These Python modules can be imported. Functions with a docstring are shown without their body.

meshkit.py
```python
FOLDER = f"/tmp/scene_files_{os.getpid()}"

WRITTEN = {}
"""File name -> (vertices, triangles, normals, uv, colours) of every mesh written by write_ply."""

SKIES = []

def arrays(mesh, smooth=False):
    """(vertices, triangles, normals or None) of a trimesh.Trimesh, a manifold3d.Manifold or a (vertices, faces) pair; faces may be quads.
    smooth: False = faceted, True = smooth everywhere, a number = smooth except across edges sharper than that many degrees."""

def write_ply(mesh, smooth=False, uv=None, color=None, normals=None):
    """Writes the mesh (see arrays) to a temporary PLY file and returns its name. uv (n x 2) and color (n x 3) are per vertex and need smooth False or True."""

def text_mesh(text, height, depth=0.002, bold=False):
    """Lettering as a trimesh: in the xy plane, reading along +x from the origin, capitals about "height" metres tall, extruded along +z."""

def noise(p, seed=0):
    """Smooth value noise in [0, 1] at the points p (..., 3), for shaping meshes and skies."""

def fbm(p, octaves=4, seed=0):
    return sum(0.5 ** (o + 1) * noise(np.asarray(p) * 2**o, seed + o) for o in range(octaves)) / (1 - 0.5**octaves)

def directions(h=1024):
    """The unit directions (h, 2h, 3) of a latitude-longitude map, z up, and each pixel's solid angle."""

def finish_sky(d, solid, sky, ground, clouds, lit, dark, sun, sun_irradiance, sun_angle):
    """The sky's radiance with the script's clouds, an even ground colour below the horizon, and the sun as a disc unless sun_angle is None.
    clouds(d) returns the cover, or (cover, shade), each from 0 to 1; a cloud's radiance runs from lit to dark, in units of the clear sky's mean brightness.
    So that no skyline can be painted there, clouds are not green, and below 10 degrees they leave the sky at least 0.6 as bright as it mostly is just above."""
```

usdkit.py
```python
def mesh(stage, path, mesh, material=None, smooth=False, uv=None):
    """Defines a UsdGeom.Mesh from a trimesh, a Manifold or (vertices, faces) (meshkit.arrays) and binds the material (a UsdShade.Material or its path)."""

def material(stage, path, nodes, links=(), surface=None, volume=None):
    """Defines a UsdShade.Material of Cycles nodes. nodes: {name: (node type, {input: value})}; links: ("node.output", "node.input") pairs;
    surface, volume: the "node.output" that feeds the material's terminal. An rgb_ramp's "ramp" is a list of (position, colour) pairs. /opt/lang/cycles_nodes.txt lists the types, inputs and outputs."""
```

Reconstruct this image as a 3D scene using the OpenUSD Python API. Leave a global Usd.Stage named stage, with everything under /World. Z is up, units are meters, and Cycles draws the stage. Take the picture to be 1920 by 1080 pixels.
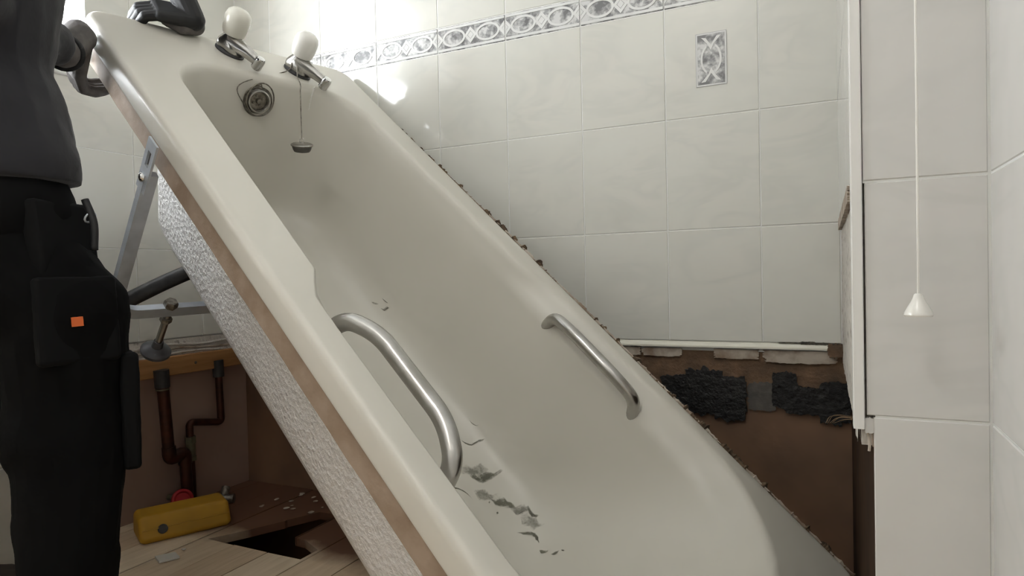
import math, random
import numpy as np, trimesh, shapely
import manifold3d as m3
from shapely.geometry import Polygon, LineString, Point, box as sbox
from shapely import affinity
import usdkit, meshkit
from pxr import Usd, UsdGeom, UsdLux, Gf, Sdf, UsdShade

stage = Usd.Stage.CreateInMemory()
UsdGeom.SetStageUpAxis(stage, 'Z'); UsdGeom.SetStageMetersPerUnit(stage, 1.0)
UsdGeom.Xform.Define(stage, '/World'); UsdGeom.Scope.Define(stage, '/World/Looks')
rng = random.Random(7); nrng = np.random.default_rng(7)

# ---------------------------------------------------------------- camera, light, exposure
EXPOSURE = 0.60
WINDOW_STRENGTH = 24.0
FILL_STRENGTH = 12.0  # strength of the added overhead fill
cam = UsdGeom.Camera.Define(stage, '/World/camera')
Rt = np.array([0.9019, 0.4313, -0.0225]); Fw = np.array([-0.4317, 0.9018, -0.0187])
Fw /= np.linalg.norm(Fw); Rt -= Fw * (Rt @ Fw); Rt /= np.linalg.norm(Rt); Up = np.cross(Rt, Fw)
CAM = np.array([-0.032, -1.5162, 0.636])
mt = Gf.Matrix4d(*Rt, 0, *Up, 0, *(-Fw), 0, *CAM, 1)
cam.AddTransformOp().Set(mt)
cam.CreateHorizontalApertureAttr(36.0); cam.CreateFocalLengthAttr(36.0 * 1230.5 / 1920)
cam.CreateClippingRangeAttr(Gf.Vec2f(0.02, 100))
cam.CreateExposureAttr(EXPOSURE)
# overcast daylight outside the frosted window
dome = UsdLux.DomeLight.Define(stage, '/World/sky_dome')
dome.CreateColorAttr(Gf.Vec3f(0.85, 0.92, 1.0)); dome.CreateIntensityAttr(0.5)

# ---------------------------------------------------------------- helpers
used = {}
def numbered(path):
    n = used.get(path, 0); used[path] = n + 1
    return path if n == 0 else f'{path}_{n:03d}'
def keys(p, label=None, cat=None, group=None, kind=None):
    for k, v in (('label', label), ('category', cat), ('group', group), ('kind', kind)):
        if v: p.SetCustomDataByKey(k, v)
    return p
def thing(name, label=None, cat=None, loc=(0, 0, 0), group=None, kind=None, matrix=None):
    x = UsdGeom.Xform.Define(stage, numbered('/World/' + name))
    if matrix is not None: x.AddTransformOp().Set(matrix)
    else: x.AddTranslateOp().Set(Gf.Vec3d(*map(float, loc)))
    x.base = np.array(loc, float) if matrix is None else np.zeros(3)
    BASE[str(x.GetPath())] = x.base
    return keys(x.GetPrim(), label, cat, group, kind)
BASE = {}
def base_of(prim):
    return BASE.get('/'.join(str(prim.GetPath()).split('/')[:3]), np.zeros(3))
def obj(name, mesh, m, parent=None, smooth=False, label=None, cat=None, group=None, kind=None, world=True):
    """one Mesh prim; geometry is given in world coordinates (shifted to the thing's base) or in the thing's own frame"""
    path = numbered((str(parent.GetPath()) if parent is not None else '/World') + '/' + name)
    v, f, n = meshkit.arrays(mesh, smooth)
    if parent is not None: v = v - base_of(parent)
    if smooth is not False:
        mm = trimesh.Trimesh(v, f, process=False)
        p = usdkit.mesh(stage, path, mm, M[m], False)
        p.CreateNormalsAttr([Gf.Vec3f(*map(float, x)) for x in n]); p.SetNormalsInterpolation('vertex')
    else:
        p = usdkit.mesh(stage, path, (v, f), M[m], False)
    return keys(p.GetPrim(), label, cat, group, kind)

cat_ = trimesh.util.concatenate
def bx(x0, x1, y0, y1, z0, z1):
    b = trimesh.creation.box((x1 - x0, y1 - y0, z1 - z0)); b.apply_translation(((x0 + x1) / 2, (y0 + y1) / 2, (z0 + z1) / 2)); return b
def rbox(x0, x1, y0, y1, z0, z1, r=0.004, n=12):
    s = m3.Manifold.sphere(r, n)
    return to_tm(m3.Manifold.batch_hull([s.translate((x, y, z)) for x in (x0 + r, x1 - r) for y in (y0 + r, y1 - r) for z in (z0 + r, z1 - r)]))
def to_tm(m):
    a = m.to_mesh(); return trimesh.Trimesh(np.array(a.vert_properties[:, :3]), np.array(a.tri_verts), process=False)
def tube(pts, r, n=14, cap=True, flat=None):
    """swept circular (or rectangular flat=(w,h,ref)) section along a polyline"""
    p = np.asarray(pts, float); t = np.gradient(p, axis=0); t /= np.linalg.norm(t, axis=1, keepdims=True)
    rr = np.broadcast_to(r, (len(p),)) if r is not None else None
    ref = np.array([0.3, 0.5, 0.8]) if flat is None else np.array(flat[2], float)
    a = np.cross(t[0], ref); a /= np.linalg.norm(a); A = [a]
    for i in range(1, len(p)):
        a = A[-1] - t[i] * (A[-1] @ t[i]); a /= np.linalg.norm(a); A.append(a)
    A = np.array(A); B = np.cross(t, A)
    if flat is None:
        th = np.arange(n) * 2 * np.pi / n; ca, sa = np.cos(th), np.sin(th)
        v = p[:, None] + rr[:, None, None] * (ca[None, :, None] * A[:, None] + sa[None, :, None] * B[:, None])
    else:
        w, h = flat[0] / 2, flat[1] / 2; q = np.array([(-w, -h), (w, -h), (w, h), (-w, h)]); n = 4
        v = p[:, None] + q[None, :, 0, None] * A[:, None] + q[None, :, 1, None] * B[:, None]
    N = len(p); v = v.reshape(-1, 3); f = []
    for i in range(N - 1):
        for j in range(n):
            a0, a1 = i * n + j, i * n + (j + 1) % n; f += [(a0, a1, a1 + n), (a0, a1 + n, a0 + n)]
    if cap:
        v = np.vstack([v, p[0], p[-1]]); c0, c1 = N * n, N * n + 1
        for j in range(n):
            f += [(c0, (j + 1) % n, j), (c1, (N - 1) * n + j, (N - 1) * n + (j + 1) % n)]
    return trimesh.Trimesh(v, np.array(f), process=False)
def smooth_path(pts, n=10):
    """Catmull-Rom through points"""
    p = np.asarray(pts, float); p = np.vstack([2 * p[0] - p[1], p, 2 * p[-1] - p[-2]]); out = []
    for i in range(1, len(p) - 2):
        for s in np.linspace(0, 1, n, endpoint=False):
            a, b, c, d = p[i - 1], p[i], p[i + 1], p[i + 2]
            out.append(0.5 * (2 * b + (c - a) * s + (2 * a - 5 * b + 4 * c - d) * s**2 + (3 * b - a - 3 * c + d) * s**3))
    out.append(p[-2]); return np.array(out)
def fillet_path(pts, r, n=8):
    p = [np.array(q, float) for q in pts]; out = [p[0]]
    for i in range(1, len(p) - 1):
        a = p[i - 1] - p[i]; b = p[i + 1] - p[i]; la, lb = np.linalg.norm(a), np.linalg.norm(b); a /= la; b /= lb
        k = min(r, la * .49, lb * .49); s, e = p[i] + a * k, p[i] + b * k
        for t in np.linspace(0, 1, n): out.append((1 - t)**2 * s + 2 * t * (1 - t) * p[i] + t * t * e)
    out.append(p[-1]); return np.array(out)
def densify(p, step):
    out = [p[0]]
    for a, b in zip(p[:-1], p[1:]):
        k = max(1, int(np.ceil(np.linalg.norm(b - a) / step)))
        out += [a + (b - a) * j / k for j in range(1, k + 1)]
    return np.array(out)
def lathe(profile, n=28):
    pr = np.array(profile, float); th = np.arange(n) * 2 * np.pi / n
    v = np.stack([pr[:, 0, None] * np.cos(th), pr[:, 0, None] * np.sin(th), np.broadcast_to(pr[:, 1, None], (len(pr), n))], -1).reshape(-1, 3); f = []
    for i in range(len(pr) - 1):
        for j in range(n):
            a, b = i * n + j, i * n + (j + 1) % n; f += [(a, b, b + n), (a, b + n, a + n)]
    m = trimesh.Trimesh(v, np.array(f), process=False); return m
def frame_to(z, x=None):
    z = np.array(z, float); z /= np.linalg.norm(z); x = np.array(x if x is not None else ([1, 0, 0] if abs(z[0]) < .9 else [0, 1, 0]), float)
    x -= z * (x @ z); x /= np.linalg.norm(x); return np.stack([x, np.cross(z, x), z], 1)
def place(mesh, origin, z=(0, 0, 1), x=None):
    R = frame_to(z, x); m = mesh.copy(); m.vertices = np.asarray(mesh.vertices) @ R.T + np.array(origin, float); return m
def extrude(poly, h):
    ps = getattr(poly, 'geoms', [poly])
    return cat_([trimesh.creation.extrude_polygon(q, h, engine='earcut') for q in ps if q.area > 1e-8])
def on_plane(mesh, plane, at):
    """mesh in (u, v, depth out) -> wall. plane: 'back' (u=x, v=z, out=-y), 'left' (u=-y?, v=z, out=+x)..."""
    v = np.asarray(mesh.vertices); m = mesh.copy()
    if plane == 'back': w = np.stack([v[:, 0], at - v[:, 2], v[:, 1]], 1)
    if plane == 'left': w = np.stack([at + v[:, 2], v[:, 0], v[:, 1]], 1)          # u = y
    if plane == 'right': w = np.stack([at - v[:, 2], -v[:, 0], v[:, 1]], 1)        # u = -y
    if plane == 'front': w = np.stack([-v[:, 0], at + v[:, 2], v[:, 1]], 1)        # u = -x
    if plane == 'floor': w = np.stack([v[:, 0], v[:, 1], at + v[:, 2]], 1)
    m.vertices = w; return m
def tile_mesh(u0, u1, v0, v1, d, b=0.0011, tilt=True):
    """one tile standing out by d with chamfered edges; 20 triangles"""
    o = np.array([(u0, v0), (u1, v0), (u1, v1), (u0, v1)]); i = np.array([(u0 + b, v0 + b), (u1 - b, v0 + b), (u1 - b, v1 - b), (u0 + b, v1 - b)])
    tx, ty = (rng.uniform(-1, 1) * .0018, rng.uniform(-1, 1) * .0018) if tilt else (0, 0)
    c = np.array([(u0 + u1) / 2, (v0 + v1) / 2])
    dz = lambda q: d + (q - c) @ np.array([tx, ty])
    v = np.vstack([np.c_[o, np.zeros(4)], np.c_[o, dz(o) - b], np.c_[i, dz(i)]]); f = []
    for r in (0, 4):
        for k in range(4):
            a, e = r + k, r + (k + 1) % 4; f += [(a, e, e + 4), (a, e + 4, a + 4)]
    f += [(8, 9, 10), (8, 10, 11), (0, 2, 1), (0, 3, 2)]
    return trimesh.Trimesh(v, np.array(f), process=False)
def chain_body(bones, res=0.016, it=14, seg=20):
    parts = [m3.Manifold.batch_hull([m3.Manifold.sphere(r, seg).translate(tuple(map(float, p))) for p, r in b]) for b in bones]
    m = m3.Manifold.batch_boolean(parts, m3.OpType.Add).refine_to_length(res)
    t = to_tm(m); t.merge_vertices(); trimesh.smoothing.filter_taubin(t, iterations=it); return t
def wrinkle(t, amp, scale, seed=0):
    n = t.vertex_normals; v = np.asarray(t.vertices); t.vertices = v + n * ((meshkit.fbm(v * scale, 3, seed) - .5) * 2 * amp)[:, None]; return t

# ---------------------------------------------------------------- materials
M = {}
def mat(name, nodes, links, surface='p.BSDF'):
    M[name] = usdkit.material(stage, '/World/Looks/' + name, nodes, links, surface=surface)
def plain(name, col, rough=.5, metal=0., **kw):
    mat(name, {'p': ('principled_bsdf', {'base_color': col, 'roughness': rough, 'metallic': metal, **kw})}, [])
def noisy(name, c1, c2, scale=8., lo=.35, hi=.65, rough=.5, metal=0., bump=0., bscale=60., detail=4., stretch=(1, 1, 1), distortion=0., mid=None, coord='position', vary=0., **kw):
    ramp = [(lo, c1), (hi, c2)] if mid is None else [(lo, c1), ((lo + hi) / 2, mid), (hi, c2)]
    nodes = {'g': ('geometry', {}) if coord == 'position' else ('texture_coordinate', {}), 'mp': ('mapping', {'scale': stretch}),
             'n': ('noise_texture', {'scale': scale, 'detail': detail, 'distortion': distortion, 'dimensions': '4D'}), 'r': ('rgb_ramp', {'ramp': ramp}),
             'o': ('object_info', {}), 'w': ('math', {'math_type': 'multiply', 'value2': 37.0 if vary else 0.0}),
             'p': ('principled_bsdf', {'roughness': rough, 'metallic': metal, **kw})}
    links = [(('g.position' if coord == 'position' else 'g.object'), 'mp.vector'), ('mp.vector', 'n.vector'), ('o.random', 'w.value1'), ('w.value', 'n.w'), ('n.fac', 'r.fac'), ('r.color', 'p.base_color')]
    if bump:
        nodes['b'] = ('bump', {'strength': 1.0, 'distance': bump}); nodes['n2'] = ('noise_texture', {'scale': bscale, 'detail': 3.0})
        links += [('mp.vector', 'n2.vector'), ('n2.fac', 'b.height'), ('b.normal', 'p.normal')]
    mat(name, nodes, links)

def tile_material(name, base, vein, warm, rough=.09):
    nodes = {'g': ('geometry', {}), 'mp': ('mapping', {'rotation': (0.5, 0.65, 0.3), 'scale': (1.0, 1.0, 2.2)}), 'o': ('object_info', {}), 'w': ('math', {'math_type': 'multiply', 'value2': 41.0}),
             'n': ('noise_texture', {'scale': 4.5, 'detail': 3.0, 'distortion': 1.3, 'dimensions': '4D'}),
             'r': ('rgb_ramp', {'ramp': [(0.40, base), (0.485, vein), (0.5, vein), (0.60, base)]}),
             'n3': ('noise_texture', {'scale': 6.0, 'detail': 2.0, 'dimensions': '4D'}), 'm': ('mix', {'mix_type': 'mix'}), 'mr': ('map_range', {'from_min': .35, 'from_max': .75, 'to_min': 0., 'to_max': .55, 'clamp': True}),
             'mk': ('map_range', {'from_min': .40, 'from_max': .62, 'to_min': 0., 'to_max': .8, 'clamp': True}), 'm2': ('mix', {'color1': base}),
             'nb': ('noise_texture', {'scale': 16.0, 'detail': 1.0}), 'b': ('bump', {'strength': 1.0, 'distance': .00045}),
             'p': ('principled_bsdf', {'roughness': rough, 'specular_ior_level': .5})}
    links = [('g.position', 'mp.vector'), ('mp.vector', 'n.vector'), ('o.random', 'w.value1'), ('w.value', 'n.w'), ('w.value', 'n3.w'), ('g.position', 'n3.vector'), ('n.fac', 'r.fac'),
             ('n3.fac', 'mk.value'), ('mk.result', 'm2.fac'), ('r.color', 'm2.color2'),
             ('m2.color', 'm.color1'), ('n3.fac', 'mr.value'), ('mr.result', 'm.fac'), ('m.color', 'p.base_color'), ('g.position', 'nb.vector'), ('nb.fac', 'b.height'), ('b.normal', 'p.normal')]
    nodes['m'] = ('mix', {'color2': warm})
    mat(name, nodes, links)
tile_material('tile_ivory', (.72, .715, .66), (.63, .64, .595), (.71, .685, .63))
tile_material('tile_cool', (.70, .69, .665), (.63, .63, .605), (.69, .67, .645))
plain('grout', (.80, .80, .775), .6)
noisy('mottled_grey', (.20, .20, .205), (.68, .68, .67), 60., .38, .58, .12, detail=4., vary=1, mid=(.40, .40, .40))
plain('relief_white', (.76, .76, .745), .10)
plain('relief_grey', (.50, .50, .50), .15)
plain('white_plastic', (.80, .79, .76), .28)
noisy('dirty_plastic', (.78, .76, .66), (.55, .46, .33), 14., .58, .80, .35, vary=0)
plain('ceiling_paint', (.80, .80, .78), .9)
noisy('wall_paint', (.74, .72, .69), (.70, .68, .65), 3., rough=.8)
noisy('brown_board', (.31, .17, .095), (.12, .075, .052), 2.6, .36, .64, .6, bump=.001, bscale=40.)
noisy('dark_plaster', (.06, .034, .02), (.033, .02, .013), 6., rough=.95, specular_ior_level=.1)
noisy('pink_plaster', (.40, .27, .215), (.29, .185, .14), 3.0, .3, .7, .8, bump=.0015, bscale=30.)
noisy('brown_mortar', (.22, .13, .075), (.09, .06, .04), 22., .3, .7, .95, bump=.004, bscale=70.)
noisy('bare_plaster', (.62, .58, .53), (.22, .18, .15), 55., .54, .70, .95, bump=.003, bscale=90.)
noisy('black_adhesive', (.004, .004, .005), (.018, .017, .017), 60., .4, .75, .55, bump=.004, bscale=90.)
noisy('grey_adhesive', (.075, .07, .065), (.13, .115, .10), 40., rough=.8, bump=.002)
noisy('tile_back', (.50, .44, .37), (.24, .17, .12), 26., .42, .66, .8, bump=.002, vary=1)
noisy('batten_wood', (.46, .235, .09), (.34, .16, .055), 5., rough=.6, stretch=(8, 1, 12), bump=.0006)
for k, (a, b) in enumerate([((.72, .58, .42), (.60, .46, .31)), ((.68, .53, .37), (.55, .41, .27)), ((.75, .62, .46), (.63, .50, .35))]):
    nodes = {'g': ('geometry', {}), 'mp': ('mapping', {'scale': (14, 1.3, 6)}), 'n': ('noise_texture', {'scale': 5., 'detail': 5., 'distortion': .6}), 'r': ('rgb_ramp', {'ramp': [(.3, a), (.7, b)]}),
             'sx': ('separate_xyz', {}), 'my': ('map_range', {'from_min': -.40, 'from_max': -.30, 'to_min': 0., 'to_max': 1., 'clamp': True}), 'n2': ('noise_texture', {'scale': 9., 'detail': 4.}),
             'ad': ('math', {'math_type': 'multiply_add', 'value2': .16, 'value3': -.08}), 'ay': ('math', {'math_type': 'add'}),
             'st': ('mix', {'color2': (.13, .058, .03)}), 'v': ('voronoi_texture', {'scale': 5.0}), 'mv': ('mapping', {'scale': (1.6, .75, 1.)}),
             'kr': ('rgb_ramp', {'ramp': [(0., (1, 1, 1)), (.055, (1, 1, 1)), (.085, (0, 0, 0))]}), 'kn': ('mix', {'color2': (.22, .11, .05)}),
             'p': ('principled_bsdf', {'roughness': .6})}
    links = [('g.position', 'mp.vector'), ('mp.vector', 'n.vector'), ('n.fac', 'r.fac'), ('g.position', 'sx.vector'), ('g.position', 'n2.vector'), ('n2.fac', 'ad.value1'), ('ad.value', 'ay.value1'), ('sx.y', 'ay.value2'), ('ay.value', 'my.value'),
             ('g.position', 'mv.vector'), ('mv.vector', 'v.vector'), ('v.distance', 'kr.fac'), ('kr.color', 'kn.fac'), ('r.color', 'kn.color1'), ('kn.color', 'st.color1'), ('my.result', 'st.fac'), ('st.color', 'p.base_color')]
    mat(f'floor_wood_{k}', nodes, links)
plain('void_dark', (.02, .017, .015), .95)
plain('joist_wood', (.16, .08, .04), .8)
noisy('tub_enamel', (.625, .597, .53), (.61, .583, .515), 5., rough=.34)
noisy('timber_strip', (.36, .27, .20), (.27, .19, .13), 22., rough=.7, bump=.001)
nodes = {'g': ('texture_coordinate', {}), 'n': ('noise_texture', {'scale': 130., 'detail': 3., 'distortion': 1.6}), 'v': ('voronoi_texture', {'scale': 95., 'feature': 'f1'}), 'ad': ('math', {'math_type': 'add'}),
         'b': ('bump', {'strength': 1.0, 'distance': .004}), 'p': ('principled_bsdf', {'base_color': (.88, .86, .845), 'roughness': .24, 'specular_ior_level': .7})}
mat('fibre_shell', nodes, [('g.object', 'n.vector'), ('g.object', 'v.vector'), ('n.fac', 'ad.value1'), ('v.distance', 'ad.value2'), ('ad.value', 'b.height'), ('b.normal', 'p.normal')])
plain('chrome', (.62, .62, .62), .13, 1.0)
noisy('chrome_worn', (.52, .51, .49), (.40, .385, .36), 25., rough=.24, metal=1.0)
noisy('galvanised', (.56, .60, .66), (.46, .50, .55), 30., rough=.4, metal=.45)
noisy('dirty_metal', (.30, .28, .24), (.12, .10, .08), 120., rough=.4, metal=.8)
plain('knob_white', (.82, .80, .75), .18, subsurface_weight=.0)
plain('knob_aged', (.72, .70, .62), .22)
noisy('rubber_black', (.02, .02, .021), (.045, .043, .042), 40., rough=.5)
plain('foot_plastic', (.085, .085, .095), .4)
noisy('plug_rubber', (.10, .095, .085), (.06, .056, .05), 80., rough=.5)
noisy('copper_aged', (.085, .028, .016), (.04, .016, .011), 30., rough=.45, metal=.55)
noisy('brass_green', (.20, .19, .12), (.13, .12, .08), 50., rough=.5, metal=.4)
noisy('yellow_plastic', (.55, .30, .02), (.42, .22, .016), 9., rough=.5)
plain('red_plastic', (.40, .012, .02), .4)
noisy('brown_residue', (.05, .03, .016), (.22, .15, .09), 60., .40, .72, .95)
noisy('mould', (.05, .045, .035), (.16, .14, .10), 130., .42, .7, .8)
for nm, dens, lo in (('smudge', .5, .36), ('grime', .8, .22)):
    nodes = {'g': ('geometry', {}), 'n': ('noise_texture', {'scale': 110., 'detail': 4., 'roughness': .7}), 'f': ('attribute', {'attribute': 'fade'}), 'a': ('math', {'math_type': 'multiply'}), 'mr': ('map_range', {'from_min': lo * .6, 'from_max': lo * .6 + .30, 'to_min': 0., 'to_max': dens, 'clamp': True}),
             'cl': ('math', {'math_type': 'minimum', 'value2': .92}), 't': ('transparent_bsdf', {}), 'p': ('principled_bsdf', {'base_color': (.13, .125, .09), 'roughness': .7}), 'x': ('mix_closure', {})}
    mat(nm, nodes, [('g.position', 'n.vector'), ('n.fac', 'a.value1'), ('f.fac', 'a.value2'), ('a.value', 'mr.value'), ('mr.result', 'cl.value1'), ('cl.value', 'x.fac'), ('t.BSDF', 'x.closure1'), ('p.BSDF', 'x.closure2')], surface='x.closure')
noisy('shirt_cloth', (.0135, .0135, .018), (.009, .009, .0125), 6., rough=.9, bump=.0012, bscale=45., sheen_weight=.15)
noisy('trouser_cloth', (.0022, .0022, .0023), (.0012, .0012, .0013), 9., rough=.9, bump=.001, bscale=60., specular_ior_level=.15)
plain('trouser_pocket', (.002, .0022, .0025), .85, specular_ior_level=.2)
plain('orange_label', (.62, .12, .02), .6)
plain('glove_black', (.006, .006, .007), .6)
noisy('glove_grey', (.15, .135, .125), (.08, .072, .068), 40., rough=.8)
plain('skin', (.50, .30, .22), .5)
plain('hair', (.04, .025, .016), .6)
plain('boot', (.03, .022, .016), .6)
plain('eye_white', (.7, .7, .68), .2); plain('iris', (.05, .03, .02), .2); plain('lip', (.35, .14, .11), .5)
plain('cord_white', (.84, .82, .77), .5)
nodes = {'e': ('emission', {'color': (.93, .97, 1.0), 'strength': WINDOW_STRENGTH}), 'g': ('glossy_bsdf', {'color': (.9, .9, .9), 'roughness': .25}), 'x': ('mix_closure', {'fac': .06})}
mat('daylit_frosted_glass', nodes, [('e.emission', 'x.closure1'), ('g.BSDF', 'x.closure2')], surface='x.closure')
nodes = {'e': ('emission', {'color': (.93, .97, 1.0), 'strength': WINDOW_STRENGTH * .16}), 'g': ('glossy_bsdf', {'color': (.9, .9, .9), 'roughness': .25}), 'x': ('mix_closure', {'fac': .06})}
mat('daylit_obscure_glass', nodes, [('e.emission', 'x.closure1'), ('g.BSDF', 'x.closure2')], surface='x.closure')
mat('fill_lamp_glow', {'e': ('emission', {'color': (1.0, .98, .945), 'strength': FILL_STRENGTH})}, [], surface='e.emission')  # emission of the unseen lamp added for fill
plain('window_white', (.78, .78, .77), .3)

# ---------------------------------------------------------------- room shell
X0, XN, YN, YF, ZC = -1.709, 0.125, -0.708, -2.30, 2.30   # left wall, right wall, return face, front wall, ceiling
TW, TH, G, TD = 0.2, 0.25, 0.0022, 0.008
ROW0 = 0.48
BAND = (1.230, 1.298)
rows = [(ROW0, .73), (.73, .98), (.98, 1.23), BAND, (1.298, 1.548), (1.548, 1.798), (1.798, 2.048), (2.048, ZC)]
def wall(name, kind='structure'):
    return thing(name, kind=kind)

MOTIF_X = -0.2565
def band_relief(u0, u1, v0, v1):
    """raised white ornament of one border tile: rails, ellipses and diamonds"""
    vc, h = (v0 + v1) / 2, v1 - v0; shapes = []
    for a in (v0 + .0022, v1 - .0085): shapes.append(sbox(u0 + .001, a, u1 - .001, a + .0062))
    p0 = MOTIF_X - 0.1
    ring = lambda c: affinity.scale(Point(0, 0).buffer(1, 24), .0345, .0225).difference(affinity.scale(Point(0, 0).buffer(1, 24), .0285, .0168))
    k0 = int(np.floor((u0 - p0) / .1)) - 1
    cut = sbox(u0 + .001, v0 + .001, u1 - .001, v1 - .001)
    for k in range(k0, k0 + 5):
        c = p0 + k * .1
        shapes.append(affinity.translate(ring(0), c + .05, vc))
        d = Polygon([(-.0185, 0), (0, .0215), (.0185, 0), (0, -.0215)])
        shapes.append(affinity.translate(d, c, vc))
    g = shapely.union_all(shapes).intersection(cut)
    inner = [affinity.translate(Polygon([(-.0095, 0), (0, .011), (.0095, 0), (0, -.011)]).difference(Polygon([(-.0085, 0), (0, .0098), (.0085, 0), (0, -.0098)])), p0 + k * .1, vc) for k in range(k0, k0 + 5)]
    return g.difference(shapely.union_all(inner))

def tile_wall(parent, plane, at, cols, rows, material, skip=None, band=True, holes=None):
    for (u0, u1) in cols:
        for (v0, v1) in rows:
            if skip and skip(u0, u1, v0, v1): continue
            if band and (v0, v1) == BAND:
                t = obj('border_tile', on_plane(tile_mesh(u0 + G / 2, u1 - G / 2, v0 + G / 2, v1 - G / 2, TD, tilt=False), plane, at), 'mottled_grey', parent)
                m = extrude(band_relief(u0 + G / 2, u1 - G / 2, v0 + G / 2, v1 - G / 2), .0012); m.apply_translation((0, 0, TD))
                obj('relief_ornament', on_plane(m, plane, at), 'relief_white', t)
            else:
                t = obj('tile', on_plane(tile_mesh(u0 + G / 2, u1 - G / 2, v0 + G / 2, v1 - G / 2, TD), plane, at), material, parent)
                if plane == 'back' and abs((u0 + u1) / 2 - MOTIF_X) < .01 and abs(v0 - .98) < .01: motif(t, plane, at)
def motif(t, plane, at):
    cx, cz, w, h = -.2545, 1.104, .066, .117
    fr = sbox(cx - w / 2, cz - h / 2, cx + w / 2, cz + h / 2); inn = sbox(cx - w / 2 + .0035, cz - h / 2 + .0035, cx + w / 2 - .0035, cz + h / 2 - .0035)
    line = fr.difference(fr.buffer(-.0012, join_style=2)).union(inn.difference(inn.buffer(-.0006, join_style=2)))
    z = TD + .0004
    def put(name, poly, hh, m, lift=0):
        e = extrude(poly, hh); e.apply_translation((0, 0, z + lift)); obj(name, on_plane(e, plane, at), m, t)
    put('motif_panel', inn, .0006, 'mottled_grey')
    put('motif_frame', fr.difference(inn), .0006, 'relief_white'); put('motif_outline', line, .0008, 'relief_grey')
    el = affinity.scale(Point(0, 0).buffer(1, 32), .0225, .034).difference(affinity.scale(Point(0, 0).buffer(1, 32), .0182, .0295))
    el = el.difference(sbox(-.009, .026, .009, .05)).difference(sbox(-.009, -.05, .009, -.026))
    vv = Polygon([(-.021, .049), (-.011, .047), (.0, .031), (.012, .049), (.022, .050), (.006, .033), (0, .019), (-.008, .034)])
    orn = shapely.union_all([el, vv, affinity.scale(vv, -1, -1, origin=(0, 0))])
    put('motif_ornament', affinity.translate(orn, cx, cz), .0008, 'relief_white', .0006)

# back wall
wb = wall('wall_back')
obj('grout_bed', bx(X0 - .15, .35, 0, .12, .455, ZC), 'grout', wb)
obj('grout_bed', bx(X0 + .0005, -.0005, -.0068, .001, .4805, ZC), 'grout', wb)
obj('bare_lower_wall', bx(X0 - .15, .35, .004, .12, -.30, .455), 'brown_board', wb)
xe = [-.004] + [-.1565 - TW * k for k in range(8)] + [X0 + TD]
tile_wall(wb, 'back', 0, [(xe[k + 1], xe[k]) for k in range(len(xe) - 1)], rows, 'tile_ivory')
def ragged(x0, x1, z0, z1, seed, amp=.02, n=90):
    a = np.linspace(0, 2 * np.pi, n, endpoint=False); c = np.array([(x0 + x1) / 2, (z0 + z1) / 2]); s = np.array([(x1 - x0) / 2, (z1 - z0) / 2])
    sq = 1 / np.maximum(np.abs(np.cos(a)), np.abs(np.sin(a))); sq = 1 + (sq - 1) * .75
    q = np.stack([np.cos(a) * sq, np.sin(a) * sq], 1)
    r = 1 + (meshkit.fbm(np.c_[q * 6, np.full(n, seed * 3.1)], 4, seed) - .5) * amp * 40
    return Polygon(c + q * s * r[:, None]).buffer(0)
mort = ragged(-.62, .012, .37, .462, 3, .006, 160).intersection(sbox(-.7, .30, .02, .458)).union(sbox(-.62, .432, .02, .458))
mm = extrude(mort, .0045); obj('mortar_band', on_plane(mm, 'back', .004), 'brown_mortar', wb)
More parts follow.
